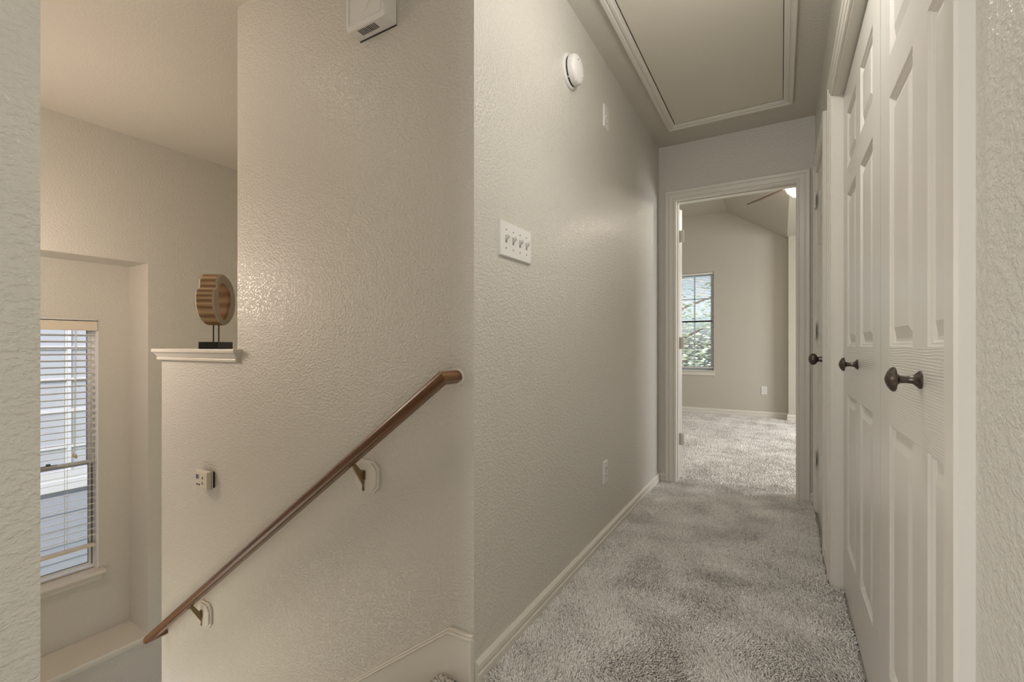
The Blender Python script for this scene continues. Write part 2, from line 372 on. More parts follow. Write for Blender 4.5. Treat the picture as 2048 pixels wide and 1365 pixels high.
tag(casing('y', YE+.12, 1, DX0+.006, DX1-.006, 0, DH-.006).build('trim_7', 'trim'), 'white casing on the bedroom side of the doorway', 'door casing', 'structure')

# ------------------------------------------------------------------ doors
ROWS = [(.215, .815), (1.0, 1.590), (1.690, 1.905)]
def door_leaf(name, loc, width, height, label, thick=.035, stile=.115, mull=.105, stile0=None):
    """six-panel leaf: local y = width from 0, local x = 0 front face (towards -x), z up"""
    d = empty(name, loc, label, 'door', 'structure')
    s0 = stile0 or stile; pw = (width-stile-s0-mull)/2; cols = [(s0, s0+pw), (s0+pw+mull, width-stile)]
    rec = .011
    b = MB(); sc = height/2.022; rows = [(a*sc, c*sc) for a, c in ROWS]
    b.box(rec, thick, 0.002, width-.002, .008, height, 0)
    b.box(0, rec, .002, s0, .008, height, 0).box(0, rec, width-stile, width-.002, .008, height, 0)
    zs = [.008]+[v for r in rows for v in r]+[height]
    for i in range(0, len(zs), 2): b.box(0, rec, s0, width-stile, zs[i], zs[i+1], 1)
    for r in rows: b.box(0, rec, cols[0][1], cols[1][0], r[0], r[1], 0)
    b.build('slab', ['door_v', 'door_h'], d)
    for y0, y1 in cols:
        for z0, z1 in rows:
            s = MB(); k = .010                    # sloped sticking round the recess
            pr = [(0, 0), (.004, .0045), (.0075, .0045), (.013, rec)]
            for i in range(len(pr)-1):
                (o0, t0), (o1, t1) = pr[i], pr[i+1]; n = len(s.v)
                s.v += [(t0,y0+o0,z0+o0),(t0,y1-o0,z0+o0),(t0,y1-o0,z1-o0),(t0,y0+o0,z1-o0),(t1,y0+o1,z0+o1),(t1,y1-o1,z0+o1),(t1,y1-o1,z1-o1),(t1,y0+o1,z1-o1)]
                for q in range(4): s.f.append((n+q, n+(q+1)%4, n+4+(q+1)%4, n+4+q)); s.m.append(0)
            n = len(s.v); s.v += [(rec-.0005,y0+.013,z0+.013),(rec-.0005,y1-.013,z0+.013),(rec-.0005,y1-.013,z1-.013),(rec-.0005,y0+.013,z1-.013)]
            s.f.append((n,n+1,n+2,n+3)); s.m.append(0)
            g = .018
            s.frustum_x(y0+g, y1-g, z0+g, z1-g, rec-.0005, .026, .0015)
            s.build('panel', 'door_v', d)
    return d
def knob(parent, loc, kind):
    """knob standing out towards -x"""
    if kind == 'closet': prof = [(.0165,0),(.0165,.003),(.013,.006),(.0075,.012),(.0065,.022),(.0075,.030),(.011,.034),(.0225,.037),(.0235,.040),(.021,.044),(.014,.049),(.006,.052),(.001,.053)]
    else: prof = [(.032,0),(.032,.004),(.028,.008),(.014,.011),(.012,.026),(.016,.032),(.026,.038),(.0295,.047),(.028,.057),(.020,.065),(.008,.069),(.001,.070)]
    return MB().lathe(prof, (0,0,0), '-x', 28).build('knob', 'bronze', parent, smooth=True, loc=loc)
seam = 1.503
c1 = door_leaf('door_1', (.2215, seam+.0015, 0), CY1-.016-seam, 2.018, 'far closet door leaf, six-panel white, nearer the bedroom')
c2 = door_leaf('door_2', (.2215, CY0+.016, 0), seam-.0015-CY0-.016, 2.018, 'near closet door leaf, six-panel white, beside the right edge', stile=.113, stile0=.055)
knob(c1, (0, 1.905-c1.location.y, .937), 'closet'); knob(c2, (0, 1.105-c2.location.y, .937), 'closet')
c3 = door_leaf('door_3', (XR+.002, SY0+.019, 0), SY1-SY0-.038, 2.018, 'narrow closed six-panel side door near the hall end', stile=.095, mull=.085)
knob(c3, (0, .058, .932), 'passage')
def hinge(parent, loc, leaf='x'):
    h = MB(); r = .0055
    for i in range(5):
        z = -.045+i*.018; h.lathe([(r, z+.0006), (r, z+.0174)], (0,0,0), 'z', 10)
    h.lathe([(.004, .045), (.0045, .048), (.002, .052)], (0,0,0), 'z', 10).lathe([(.004, -.049), (.0045, -.047), (.004, -.045)], (0,0,0), 'z', 10)
    if leaf == 'x': h.box(.002,.005,-.024,-.004,-.045,.045).box(.002,.005,.004,.024,-.045,.045)
    else: h.box(-.002,.001,-.032,-.004,-.045,.045)
    return h.build('hinge', 'trim', parent, smooth=True, loc=loc)
for z in (.325, 1.09, 1.865): hinge(c3, (-.0165, SY1-SY0-.038-.012, z))
# bedroom door, swung right back against the bedroom wall
dw = DX1-DX0-.036
c4 = door_leaf('door_4', (DX0+.016, YE+.124, 0), dw, 2.025, 'white bedroom door folded back beside its frame, only hinges showing')
c4.rotation_euler = (0, 0, math.radians(70))
for z in (.30, 1.02, 1.82):
    MB().box(0, .002, -.034, 0, -.045, .045).lathe([(.0055, -.045), (.0055, .045)], (.002, .004, 0), 'z', 10).build('hinge', 'trim', c4, loc=(0, 0, z))

# ------------------------------------------------------------------ attic hatch
hx, hy = (HX0+HX1)/2, (HY0+HY1)/2
hatch = empty('attic_hatch', (hx, hy, HC), 'large framed attic access panel in the hallway ceiling', 'hatch')
bx(HX0+.007-hx, HX1-.007-hx, HY0+.004-hy, HY1-.003-hy, .004, .022).build('panel', 'hatch', hatch)
b = MB(); prof = [(-.004,.0),(-.004,.006),(.006,.008),(.008,.011),(.020,.012),(.022,.009),(.026,.009),(.029,.015),(.044,.016),(.048,.010),(.048,0)]
k = len(prof); st = [(HX0,HY0,-1,-1),(HX1,HY0,1,-1),(HX1,HY1,1,1),(HX0,HY1,-1,1)]
for a, y, oa, oy in st:
    for o, t in prof: b.v.append((a+oa*o-hx, y+oy*o-hy, -t))
for i in range(4):
    for q in range(k):
        j = (q+1) % k; n = (i+1) % 4; b.f.append((i*k+q, i*k+j, n*k+j, n*k+q)); b.m.append(0)
b.build('frame', 'trim', hatch)
bx(HX0-hx-.1, HX1-hx+.1, HY0-hy-.1, HY1-hy+.1, .121, .135).build('backing', 'gap', hatch)

# ------------------------------------------------------------------ stairs
st = empty('staircase', (-.9, .65, 0), 'carpeted stair flight going down beside the handrail', 'stairs', 'structure')
for i in range(8):
    xr = -.9-.254*(i-1) if i else XL-.0; z = -.19*i
    xe = -.9-.254*i
    b = MB(); r = .019                                  # rounded nosing towards -x
    prof = [(0, -.20), (0, -.004)]
    x0 = xe-(-.9); x1 = xr+.9
    arc = [(x0+.004-r*math.sin(t), -.004-r+r*math.cos(t)) for t in [PI*k/10 for k in range(11)]]
    poly = [(x1, z-.20), (x1, z-.004)] + [(p[0], z+p[1]) for p in arc] + [(x0+.012, z-.004-2*r), (x0+.012, z-.20)]
    b.prism(poly, 'y', .194-.65, YS-.014-.65)
    b.build('step', 'stepcarpet', st, smooth=True)

# ------------------------------------------------------------------ carpet pile (real tufts)
def pile(name, x0, x1, y0, y1, step, h, label, mask=None, patch=.07):
    nx, ny = int((x1-x0)/step), int((y1-y0)/step)
    X, Y = np.meshgrid(x0+(np.arange(nx)+.5)*step, y0+(np.arange(ny)+.5)*step)
    X = X.ravel()+RNG.uniform(-.45,.45,X.size)*step; Y = Y.ravel()+RNG.uniform(-.45,.45,Y.size)*step
    if mask is not None:
        k = mask(X, Y); X, Y = X[k], Y[k]
    n = X.size; Z = np.full(n, -.004)
    # how the pile leans: soft patches as left by feet and vacuum cleaner
    fx = np.zeros(n); fy = np.zeros(n); sh = np.zeros(n)
    for _ in range(26):
        kx, ky, p1, p2, p3 = RNG.normal(0, 15), RNG.normal(0, 13), *RNG.uniform(0, 6.28, 3)
        fx += np.sin(kx*X+ky*Y+p1); fy += np.sin(ky*X-kx*Y+p2); sh += np.sin(1.4*kx*X+1.4*ky*Y+p3)
    fx /= 3.6; fy /= 3.6; sh /= 3.6
    lean = h*.62
    tx = X+lean*np.tanh(fx)+RNG.normal(0, .30, n)*h; ty = Y+lean*np.tanh(fy)+RNG.normal(0, .30, n)*h
    hh = h*RNG.uniform(.72, 1.12, n); rr = step*.62*RNG.uniform(.75, 1.2, n); an = RNG.uniform(0, 6.28, n)
    V = np.zeros((n, 9, 3), np.float32)
    for q in range(4):
        t = an+q*PI/2
        V[:, q, 0] = X+rr*np.cos(t); V[:, q, 1] = Y+rr*np.sin(t); V[:, q, 2] = Z
        t2 = t+.7
        V[:, 4+q, 0] = X+(tx-X)*.6+rr*.78*np.cos(t2); V[:, 4+q, 1] = Y+(ty-Y)*.6+rr*.78*np.sin(t2); V[:, 4+q, 2] = Z+hh*.72
    V[:, 8, 0] = tx; V[:, 8, 1] = ty; V[:, 8, 2] = Z+hh
    F = []
    for q in range(4):
        j = (q+1) % 4; F += [(q, j, 4+j), (q, 4+j, 4+q), (4+q, 4+j, 8)]
    F = np.array(F, np.int32); NF = len(F)
    idx = (np.arange(n, dtype=np.int32)[:, None, None]*9+F[None]).reshape(-1)
    me = bpy.data.meshes.new(name); me.vertices.add(n*9); me.vertices.foreach_set('co', V.reshape(-1))
    me.loops.add(idx.size); me.loops.foreach_set('vertex_index', idx)
    me.polygons.add(n*NF); me.polygons.foreach_set('loop_start', np.arange(n*NF, dtype=np.int32)*3)
    me.polygons.foreach_set('loop_total', np.full(n*NF, 3, np.int32))
    me.update(calc_edges=True)
    val = np.clip(.5+RNG.normal(0, .17, n)+patch*sh, 0, 1)
    a = me.attributes.new('tuft', 'FLOAT', 'POINT'); a.data.foreach_set('value', np.repeat(val, 9).astype(np.float32))
    me.materials.append(M['pile'])
    o = bpy.data.objects.new(name, me); COL.objects.link(o)
    return tag(o, label, 'carpet', 'stuff')
pile('carpet_pile', -.885, .2195, .62, YE+.12, .0053, .0125, 'mottled grey cut pile carpet of the hallway', mask=lambda X, Y: ((X > XL+.012) & ((Y < YE-.018) | ((X > DX0+.016) & (X < DX1-.016))) & ((X < XR-.016) | ((Y > CY0+.016) & (Y < CY1-.016)))) | ((X < XL+.012) & (Y < YS-.02)))
pile('carpet_pile_bedroom', -1.75, .9, YE+.14, YB-.02, .011, .0135, 'lighter grey pile carpet of the bedroom floor', mask=lambda X, Y: (X < .07) | (Y < YB-.16), patch=.04)

# ================================================================== HANDRAIL
hr = empty('handrail', (-1.75, YS-.07, .23), 'dark oak round handrail sloping down the stairwell wall', 'handrail')
A = Vector((-.842, YS-.07, .906)); Bp = Vector((-2.672, YS-.07, -.437)); HL = hr.location.copy()
ln = (Bp-A).length; ang = math.atan2(A.z-Bp.z, A.x-Bp.x)
mid = (A+Bp)/2
def rail_profile(r=.0215, n=28):
    pts = []
    for i in range(n):
        t = 2*PI*i/n; y, z = r*math.sin(t), r*math.cos(t)
        if z < -.72*r: z = -.72*r
        pts.append((y, z))
    return pts
b = MB(); rp_ = rail_profile(); k = len(rp_)
# local x along the rail; upper and lower ends mitred in plan at 45 degrees to meet the wall returns
for e, xe in ((0, -ln/2), (1, ln/2)):
    for y, z in rp_: b.v.append((xe + (y if e else -y)*-.9, y, z))
b.f.append(tuple(range(k))); b.f.append(tuple(k+i for i in range(k))); b.m += [0, 0]
for i in range(k):
    j = (i+1) % k; b.f.append((i, j, k+j, k+i)); b.m.append(0)
o = b.build('rail', 'oak', hr, smooth=True); o.location = mid-HL; o.rotation_euler = (0, -ang, 0)
for e, P in ((1, A), (-1, Bp)):
    b = MB(); n = len(rp_)
    ca, sa = math.cos(ang), math.sin(ang)
    sec = [((-z*sa), 0, z*ca, y) for y, z in rp_]
    for x, _, z, y in sec:                                # mitre end: follows the rail's own cut
        b.v.append((x + (-y*.9*e)*ca, y, z + (-y*.9*e)*sa))
    for y, z in rp_: b.v.append((-y*e*.9*ca - z*sa + .0, .070, z*ca - y*e*.9*sa))
    b.f.append(tuple(range(n))); b.f.append(tuple(n+i for i in range(n))); b.m += [0, 0]
    for i in range(n):
        j = (i+1) % n; b.f.append((i, j, n+j, n+i)); b.m.append(0)
    b.build('wall_return', 'oak_end', hr, smooth=True, loc=tuple(P-HL))
MB().lathe([(.024, 0), (.024, .002), (.020, .004)], (0,0,0), '-y', 20).build('caulk_ring', 'trim', hr, loc=tuple(Vector((A.x+.002, YS, A.z))-HL))
for rx, rz in ((-1.222, .5525), (-2.283, -.235)):
    L0 = Vector((rx, YS, rz))-HL; hw, hh_, c = .054, .054, .021
    def octo(s): return [(-hw*s+c, -hh_*s), (hw*s-c, -hh_*s), (hw*s, -hh_*s+c), (hw*s, hh_*s-c), (hw*s-c, hh_*s), (-hw*s+c, hh_*s), (-hw*s, hh_*s-c), (-hw*s, -hh_*s+c)]
    ro = MB().prism(octo(1), 'y', -.011, 0).prism(octo(.9), 'y', -.019, -.011).build('rosette', 'trim', hr, bevel=.003, loc=tuple(L0))
    # bracket: wall fin, arm up to the rail, saddle strap
    zr = A.z + (rx-A.x)*math.tan(ang) - rz      # rail centre height above rosette
    br = MB()
    zt = zr-.020
    br.prism([(-.019, .022), (-.019, -.024), (-.024, -.022), (-.064, zt-.012), (-.068, zt-.004), (-.066, zt+.003), (-.054, zt), (-.030, .026)], 'x', -.0045, .0045)
    br.box(-.011, .011, -.0215, -.019, -.006, .026).box(-.005, .005, -.0215, -.019, -.046, -.004)
    brk = br.build('bracket', 'brass', hr, bevel=.0015, loc=tuple(L0+Vector((-.006, 0, -.002))))
    sd = MB().box(-.022, .022, -.008, .008, -.0025, .0025).lathe([(.0045, -.006), (.0045, -.002)], (-.014, 0, 0), 'z', 10).lathe([(.0045, -.006), (.0045, -.002)], (.014, 0, 0), 'z', 10).build('saddle', 'brass', brk)
    sd.location = (0, -.070, zt+.003); sd.rotation_euler = (0, -ang, 0)
    MB().lathe([(.004, 0), (.004, .002), (.0015, .003)], (0,0,0), '-y', 12).build('screw', 'brass', brk, smooth=True, loc=(0, -.0215, -.040))

# ================================================================== WALL DEVICES
# door chime box
cx0, cx1, zc = -1.265, -1.090, 2.058
ch = empty('door_chime', ((cx0+cx1)/2, YS, zc), 'off-white door chime box high on the stairwell wall', 'door chime')
hw = (cx1-cx0)/2
b = MB(); b.prism([(-.001, 0), (-.001, .21), (-.058, .21), (-.062, .205), (-.062, .012), (-.054, 0)], 'x', -hw, hw)
b.build('cover', 'plastic', ch, bevel=.003)
b = MB(); b.box(-hw+.012, hw-.012, -.0645, -.061, .195, .200).box(-hw+.012, hw-.012, -.0645, -.061, .012, .017).box(-hw+.012, -hw+.016, -.0645, -.061, .017, .195).box(hw-.016, hw-.012, -.0645, -.061, .017, .195)
b.build('front_frame', 'plastic', ch, bevel=.001)
for i in range(11):
    x = -.048+i*.0073
    bx(x, x+.0034, -.046, -.020, -.0008, .004).build('vent_slot', 'dark', ch)
MB().prism([(-.03,.04),(.01,.04),(.03,.07),(-.01,.07)], 'y', -.0645, -.061).build('raised_emblem', 'plastic', ch, bevel=.0015)
bx(-hw+.002, hw-.002, -.002, -.0002, -.003, .20).build('shadow_gap', 'gap', ch)

# thermostat
th = empty('thermostat', (-2.262, YS, .393), 'small ivory digital thermostat on the stairwell wall below the ledge', 'thermostat')
bx(-.050, .050, -.010, -.001, -.036, .036).build('wall_plate', 'dark', th)
MB().quadbox([(-.053,-.008,-.041),(.053,-.008,-.041),(.053,-.008,.041),(-.053,-.008,.041),(-.050,-.036,-.039),(.050,-.036,-.039),(.050,-.036,.039),(-.050,-.036,.039)]).build('case', 'ivory', th, bevel=.004)
bx(-.0535, .0535, -.017, -.0155, -.0415, .0415).build('case_seam', 'grey', th)
sc_ = bx(-.040, -.012, -.0375, -.035, .000, .026).build('display_bezel', 'plastic', th, bevel=.001)
bx(-.037, -.015, -.0383, -.0365, .003, .023).build('display', 'lcd', th)
for z in (.012, -.012): MB().prism([(.010, z-.006), (.022, z-.006), (.016, z+.006)], 'y', -.039, -.035).build('button', 'grey', th, bevel=.001)
for x in (-.030, -.012): MB().lathe([(.004, 0), (.004, .003)], (x, -.035, -.022), '-y', 12).build('small_button', 'dark', th)

# smoke detector on the hall wall
sd = empty('smoke_detector', (XL, 1.815, 2.172), 'round white smoke detector high on the hallway wall', 'smoke detector')
MB().lathe([(.072, 0), (.072, .006), (.069, .010), (.050, .011)], (0,0,0), 'x', 48).build('base_plate', 'plastic', sd, smooth=True)
MB().lathe([(.0585, .009), (.0585, .0175)], (0,0,0), 'x', 40).build('vent_gap', 'dark', sd)
MB().lathe([(.0600, .0170), (.062, .0195), (.061, .034), (.057, .043), (.050, .047), (.020, .050), (.001, .0502)], (0,0,0), 'x', 48).build('cover', 'plastic', sd, smooth=True)
MB().lathe([(.006, .048), (.006, .0505), (.003, .051)], (0, .030, -.018), 'x', 16).build('test_button', 'plastic', sd, smooth=True)
MB().lathe([(.002, .047), (.002, .0505)], (0, -.018, .028), 'x', 10).build('indicator', 'dark', sd)
for a in (.5, 2.4, 4.0, 5.3):
    MB().box(.013, .016, -.003, .003, .0585, .0625).build('clip', 'plastic', sd).rotation_euler = (a, 0, 0)

def plate(b, hw, hh, t=.006):
    return b.quadbox([(0,-hw,-hh),(0,hw,-hh),(0,hw,hh),(0,-hw,hh),(t,-hw+.004,-hh+.004),(t,hw-.004,-hh+.004),(t,hw-.004,hh-.004),(t,-hw+.004,hh-.004)])
# four-gang switch
sw = empty('light_switch', (XL, 1.352, 1.350), 'white wall plate with four toggle switches on the hallway wall', 'light switch')
plate(MB(), .107, .0595, .0075).build('cover_plate', 'plastic', sw, bevel=.001)
for i in range(4):
    y = -.069+i*.046
    sl = bx(.0068, .0079, y-.0052, y+.0052, -.0125, .0125).build('toggle_slot', 'grey', sw)
    MB().quadbox([(.004,y-.0042,-.008),(.004,y+.0042,-.008),(.004,y+.0042,.006),(.004,y-.0042,.006),(.021,y-.0034,-.004+.010),(.021,y+.0034,-.004+.010),(.021,y+.0034,.004+.012),(.021,y-.0034,.004+.012)]).build('toggle', 'plastic', sw, bevel=.001)
    for z in (.030, -.030): MB().lathe([(.0028, .0075), (.0026, .0086)], (0, y, z), 'x', 12).build('screw', 'grey', sw)
# blank jack plate high up
jp = empty('jack_plate', (XL, 2.287, 2.180), 'small white jack plate high on the hallway wall beyond smoke detector', 'wall plate')
plate(MB(), .036, .058).build('cover_plate', 'plastic', jp, bevel=.001)
bx(.0055, .0095, -.008, .008, -.008, .008).build('jack_body', 'plastic', jp, bevel=.001)
bx(.0092, .0098, -.0045, .0045, -.005, .004).build('jack_hole', 'grey', jp)
for z in (.034, -.034): MB().lathe([(.003, .006), (.0028, .0072)], (0, 0, z), 'x', 12).build('screw', 'grey', jp)
# outlets
def outlet(loc, rotz, label):
    o = empty('power_outlet', loc, label, 'outlet', None, 'duplex outlets low on the walls'); o.rotation_euler = (0, 0, rotz)
    plate(MB(), .036, .0585).build('cover_plate', 'plastic', o, bevel=.001)
    for z in (.020, -.020):
        MB().prism([(.017*math.cos(t), z+max(-.0125, min(.0125, .017*math.sin(t)))) for t in [2*PI*k/20 for k in range(20)]], 'x', .0055, .0078).build('receptacle', 'plastic', o)
        for y, h in ((-.0065, .004), (.0065, .0048)): bx(.0076, .0082, y-.0011, y+.0011, z-h+.002, z+h+.002).build('slot', 'dark', o)
        MB().lathe([(.0025, .0076), (.0025, .0082)], (0, 0, z-.008), 'x', 10).build('ground_hole', 'dark', o)
    MB().lathe([(.003, .006), (.0028, .0075)], (0,0,0), 'x', 12).build('screw', 'grey', o)
outlet((XL, 2.277, .350), 0, 'white duplex outlet low on the hallway wall above the baseboard')
outlet((-.203, YB, .380), -PI/2, 'white duplex outlet low on the bedroom far wall')

# ================================================================== SCULPTURE on the half wall
SZ = .985
sp = empty('carved_sculpture', (-2.318, YS+.058, SZ), 'carved wooden ring sculpture on a black base atop the half wall', 'sculpture')
sp.rotation_euler = (0, 0, math.radians(35))      # local x = thickness direction, y = across the disc
bx(-.043, .043, -.066, .066, 0, .033).build('base', 'black', sp, bevel=.002)
for x in (-.012, .012): MB().lathe([(.003, .033), (.003, .118)], (x, 0, 0), 'z', 10).build('rod', 'black', sp, smooth=True)
nph = 240; cz = .234
outer, inner = [], []
for i in range(nph):
    t = 2*PI*i/nph                                # t = 0 towards +y, up = pi/2
    r = .100*(1+.22*math.sin(t)**2)
    dn = (t-math.radians(143)+PI) % (2*PI)-PI; r *= 1-.20*math.exp(-(dn/.20)**2)+.03*math.exp(-((dn+.45)/.3)**2)
    r *= 1-.05*math.exp(-(((t-math.radians(60)+PI) % (2*PI)-PI)/.5)**2)
    saw = ((i/nph*52) % 1.0); ro = r*(1-.042*saw)
    if .45*PI > t > 0 or t > 1.75*PI: ro = r*.99
    outer.append((ro*math.cos(t), ro*math.sin(t)))
    ri = .054+.010*math.sin(t)**2; ri *= 1+.10*math.sin(3*t+.6)
    inner.append((ri*math.cos(t)*.88, ri*1.22*math.sin(t)-.004))
def ring(b, loopA, xA, loopB, xB, m):
    n = len(b.v); k = len(loopA)
    b.v += [(xA, y, z+cz) for y, z in loopA]+[(xB, y, z+cz) for y, z in loopB]
    for i in range(k):
        j = (i+1) % k; b.f.append((n+i, n+j, n+k+j, n+k+i)); b.m.append(m)
sc2 = lambda L, s: [(y*s, z*s) for y, z in L]
b = MB(); hT = .040
smo = [(sum(outer[(i+q) % nph][0] for q in range(-3, 4))/7, sum(outer[(i+q) % nph][1] for q in range(-3, 4))/7) for i in range(nph)]
ring(b, outer, -hT+.006, outer, hT-.006, 0)
ring(b, outer, hT-.006, sc2(smo, .95), hT, 1); ring(b, sc2(smo, .95), hT, sc2(inner, 1.10), hT-.002, 1); ring(b, sc2(inner, 1.10), hT-.002, inner, hT-.010, 2)
ring(b, inner, hT-.010, inner, -hT+.010, 2); ring(b, inner, -hT+.010, sc2(inner, 1.10), -hT+.002, 2)
ring(b, sc2(inner, 1.10), -hT+.002, sc2(smo, .95), -hT, 1); ring(b, sc2(smo, .95), -hT, outer, -hT+.006, 1)
import bmesh as _bm
o = b.build('carved_ring', ['stain_w', 'pale_w', 'hole_w'], sp)
t_ = _bm.new(); t_.from_mesh(o.data); _bm.ops.remove_doubles(t_, verts=t_.verts, dist=.00002); _bm.ops.recalc_face_normals(t_, faces=t_.faces); t_.to_mesh(o.data); t_.free()

# ================================================================== STAIRWELL WINDOW
wy, wz = (WY0+WY1)/2, WZ0
wd = empty('window_1', (XB, wy, wz), 'tall stairwell window set back in the niche', 'window', 'structure')
WW, WHt = WY1-WY0, WZ1-WZ0
h = WW/2; xg = -.075
def frame_box(b, y0, y1, z0, z1, x0, x1, t, m=0):
    b.box(x0,x1,y0,y0+t,z0,z1,m).box(x0,x1,y1-t,y1,z0,z1,m).box(x0,x1,y0+t,y1-t,z0,z0+t,m).box(x0,x1,y0+t,y1-t,z1-t,z1,m)
    return b
b = MB(); b.box(-.119,0,-h-.001,-h+.006,0,WHt).box(-.119,0,h-.006,h+.001,0,WHt).box(-.119,0,-h,h,WHt-.006,WHt)
b.build('reveal', 'alu', wd)
frame_box(MB(), -h+.006, h-.006, .004, WHt-.006, -.118, -.058, .012).build('outer_frame', 'alu', wd, bevel=.002)
mz = .755
for nm, z0, z1, x0, x1 in (('upper_sash', mz-.012, WHt-.03, -.112, -.092), ('lower_sash', .024, mz+.024, -.088, -.066)):
    s_ = frame_box(MB(), -h+.014, h-.014, z0, z1, x0, x1, .020).build(nm, 'alu', wd, bevel=.002)
    bx((x0+x1)/2-.002, (x0+x1)/2+.002, -h+.033, h-.033, z0+.019, z1-.019).build('pane', 'glass', s_)
    frame_box(MB(), -h+.032, h-.032, z0+.018, z1-.018, x0+.003, x1-.003, .004).build('gasket', 'alu_dark', s_)
bx(-.066, -.058, h-.022, h-.014, .03, mz).build('track', 'alu_dark', wd)
MB().box(-.066, -.048, .16, .25, mz+.022, mz+.030).lathe([(.012, 0), (.012, .012)], (-.057, .205, mz+.030), 'z', 14).build('sash_lock', 'alu_dark', wd, bevel=.002)
b = MB(); b.box(-.060, .052, -h-.030, h+.030, -.024, .002)
b.build('sill', 'trim', wd, bevel=.006, seg=3)
MB().prism([(0,-.024),(.034,-.024),(.026,-.040),(.014,-.056),(.012,-.072),(0,-.072)], 'y', -h-.012, h+.012).build('apron', 'trim', wd)

# blind
bl = empty('window_blind', (XB-.026, wy, wz), 'white two-inch slat blind, slats tilted open, in stairwell window', 'blind')
hb = h-.012; top = WHt-.008
bx(-.026, .026, -hb, hb, top-.045, top-.002).build('head_rail', 'alu', bl)
bx(.024, .034, -hb-.004, hb+.004, top-.070, top-.004).build('valance', 'valance', bl, bevel=.002)
bx(.022, .0345, -hb-.004, hb+.0045, top-.0035, top-.001).build('valance_gap', 'dark', bl)
tilt = math.radians(13)
zb = .178
slat = MB(); n = 7
for q in range(n):
    u = -.025+.05*q/(n-1); c = .0010*(1-(u/.025)**2)
    slat.v += [(u, -hb+.006, c), (u, hb-.006, c), (u, -hb+.006, c+.0018), (u, hb-.006, c+.0018)]
for q in range(n-1):
    a, c = 4*q, 4*(q+1); slat.f += [(a, a+1, c+1, c), (a+2, c+2, c+3, a+3), (a, c, c+2, a+2), (a+1, a+3, c+3, c+1)]; slat.m += [0]*4
slat.f += [(0, 2, 3, 1), (4*n-4, 4*n-3, 4*n-1, 4*n-2)]; slat.m += [0, 0]
z = top-.105; first = None
while z > zb+.03:
    if first is None:
        first = slat.build('slat', 'blind', bl, loc=(0, 0, z)); first.rotation_euler = (0, -tilt, 0)
    else: shared(first, 'slat', bl, (0, 0, z), (0, -tilt, 0))
    z -= .0445
bx(-.025, .025, -hb+.004, hb-.004, zb-.008, zb+.010).build('bottom_rail', 'valance', bl, bevel=.004)
for y in (-hb+.12, hb-.155):
    for x in (-.026, .026): MB().tube([(x, y, top-.06), (x, y, zb)], .0011, 6).build('ladder_cord', 'cord', bl)
yc = hb-.115
for dy, zt in ((0, .86), (.006, .85)):
    MB().tube([(.034, yc+dy, top-.07), (.036, yc+dy-.004, 1.3), (.036, yc+dy-.008, zt)], .0017, 6).build('pull_cord', 'cord', bl)
    MB().lathe([(.002, 0), (.004, -.006), (.0075, -.026), (.006, -.031), (.001, -.032)], (.036, yc+dy*2.2-.010, zt), 'z', 12).build('tassel', 'tassel', bl, smooth=True)

# ================================================================== NEIGHBOURING HOUSE outside the stairwell window
nx_ = -7.3
nb = empty('neighbour_house', (nx_, 2.4, -3.2), 'blue-grey lap sided house wall seen through the stairwell window blind', 'house')
b0 = None; ex = .186
NB0, NB1, NH0, NH1 = 1.0, 3.3, -.575, 1.75          # its window opening (y, z)
def board(y0, y1, zz): return MB().prism([(-.02, zz), (.022, zz), (.010, zz+ex+.02), (-.02, zz+ex+.02)], 'y', y0, y1)
for i in range(36):
    zz = -3.2+i*ex
    if zz+ex < NH0-.10 or zz > NH1+.05: segs = [(-3.5, 7.5)]
    else: segs = [(-3.5, NB0-.09), (NB1+.09, 7.5)]
    for s0, s1 in segs: board(s0-2.4, s1-2.4, zz+3.2).build('siding_board', 'siding', nb)
bx(-.25, -.021, -5.9, 5.1, 0, 6.6).build('wall_core', 'siding', nb)
nw = bx(-.04, .035, NB0-.10-2.4, NB1+.10-2.4, NH0-.13+3.2, NH0+3.2).build('window_sill', 'nbtrim', nb, bevel=.006)
frame_box(MB(), NB0-.10-2.4, NB1+.10-2.4, NH0+3.2, NH1+.1+3.2, -.03, .03, .10).build('window_frame', 'nbtrim', nb)
bx(-.020, -.010, NB0-2.4, NB1-2.4, NH0+3.2, NH1+3.2).build('window_pane', 'nbglass', nb)
for y in (1.25, 1.64, 2.035, 2.43, 2.82): bx(-.010, .006, y-.020-2.4, y+.020-2.4, NH0+3.2, NH1+3.2).build('muntin', 'nbtrim', nb)
for zz in (-.19, .235, .60, .975, 1.35): bx(-.010, .005, NB0-2.4, NB1-2.4, zz-.018+3.2, zz+.018+3.2).build('muntin', 'nbtrim', nb)
tag(bx(-40, 40, -40, 40, -3.5, -3.3).build('ground', 'grass'), 'ground outside the house', 'ground', 'structure')

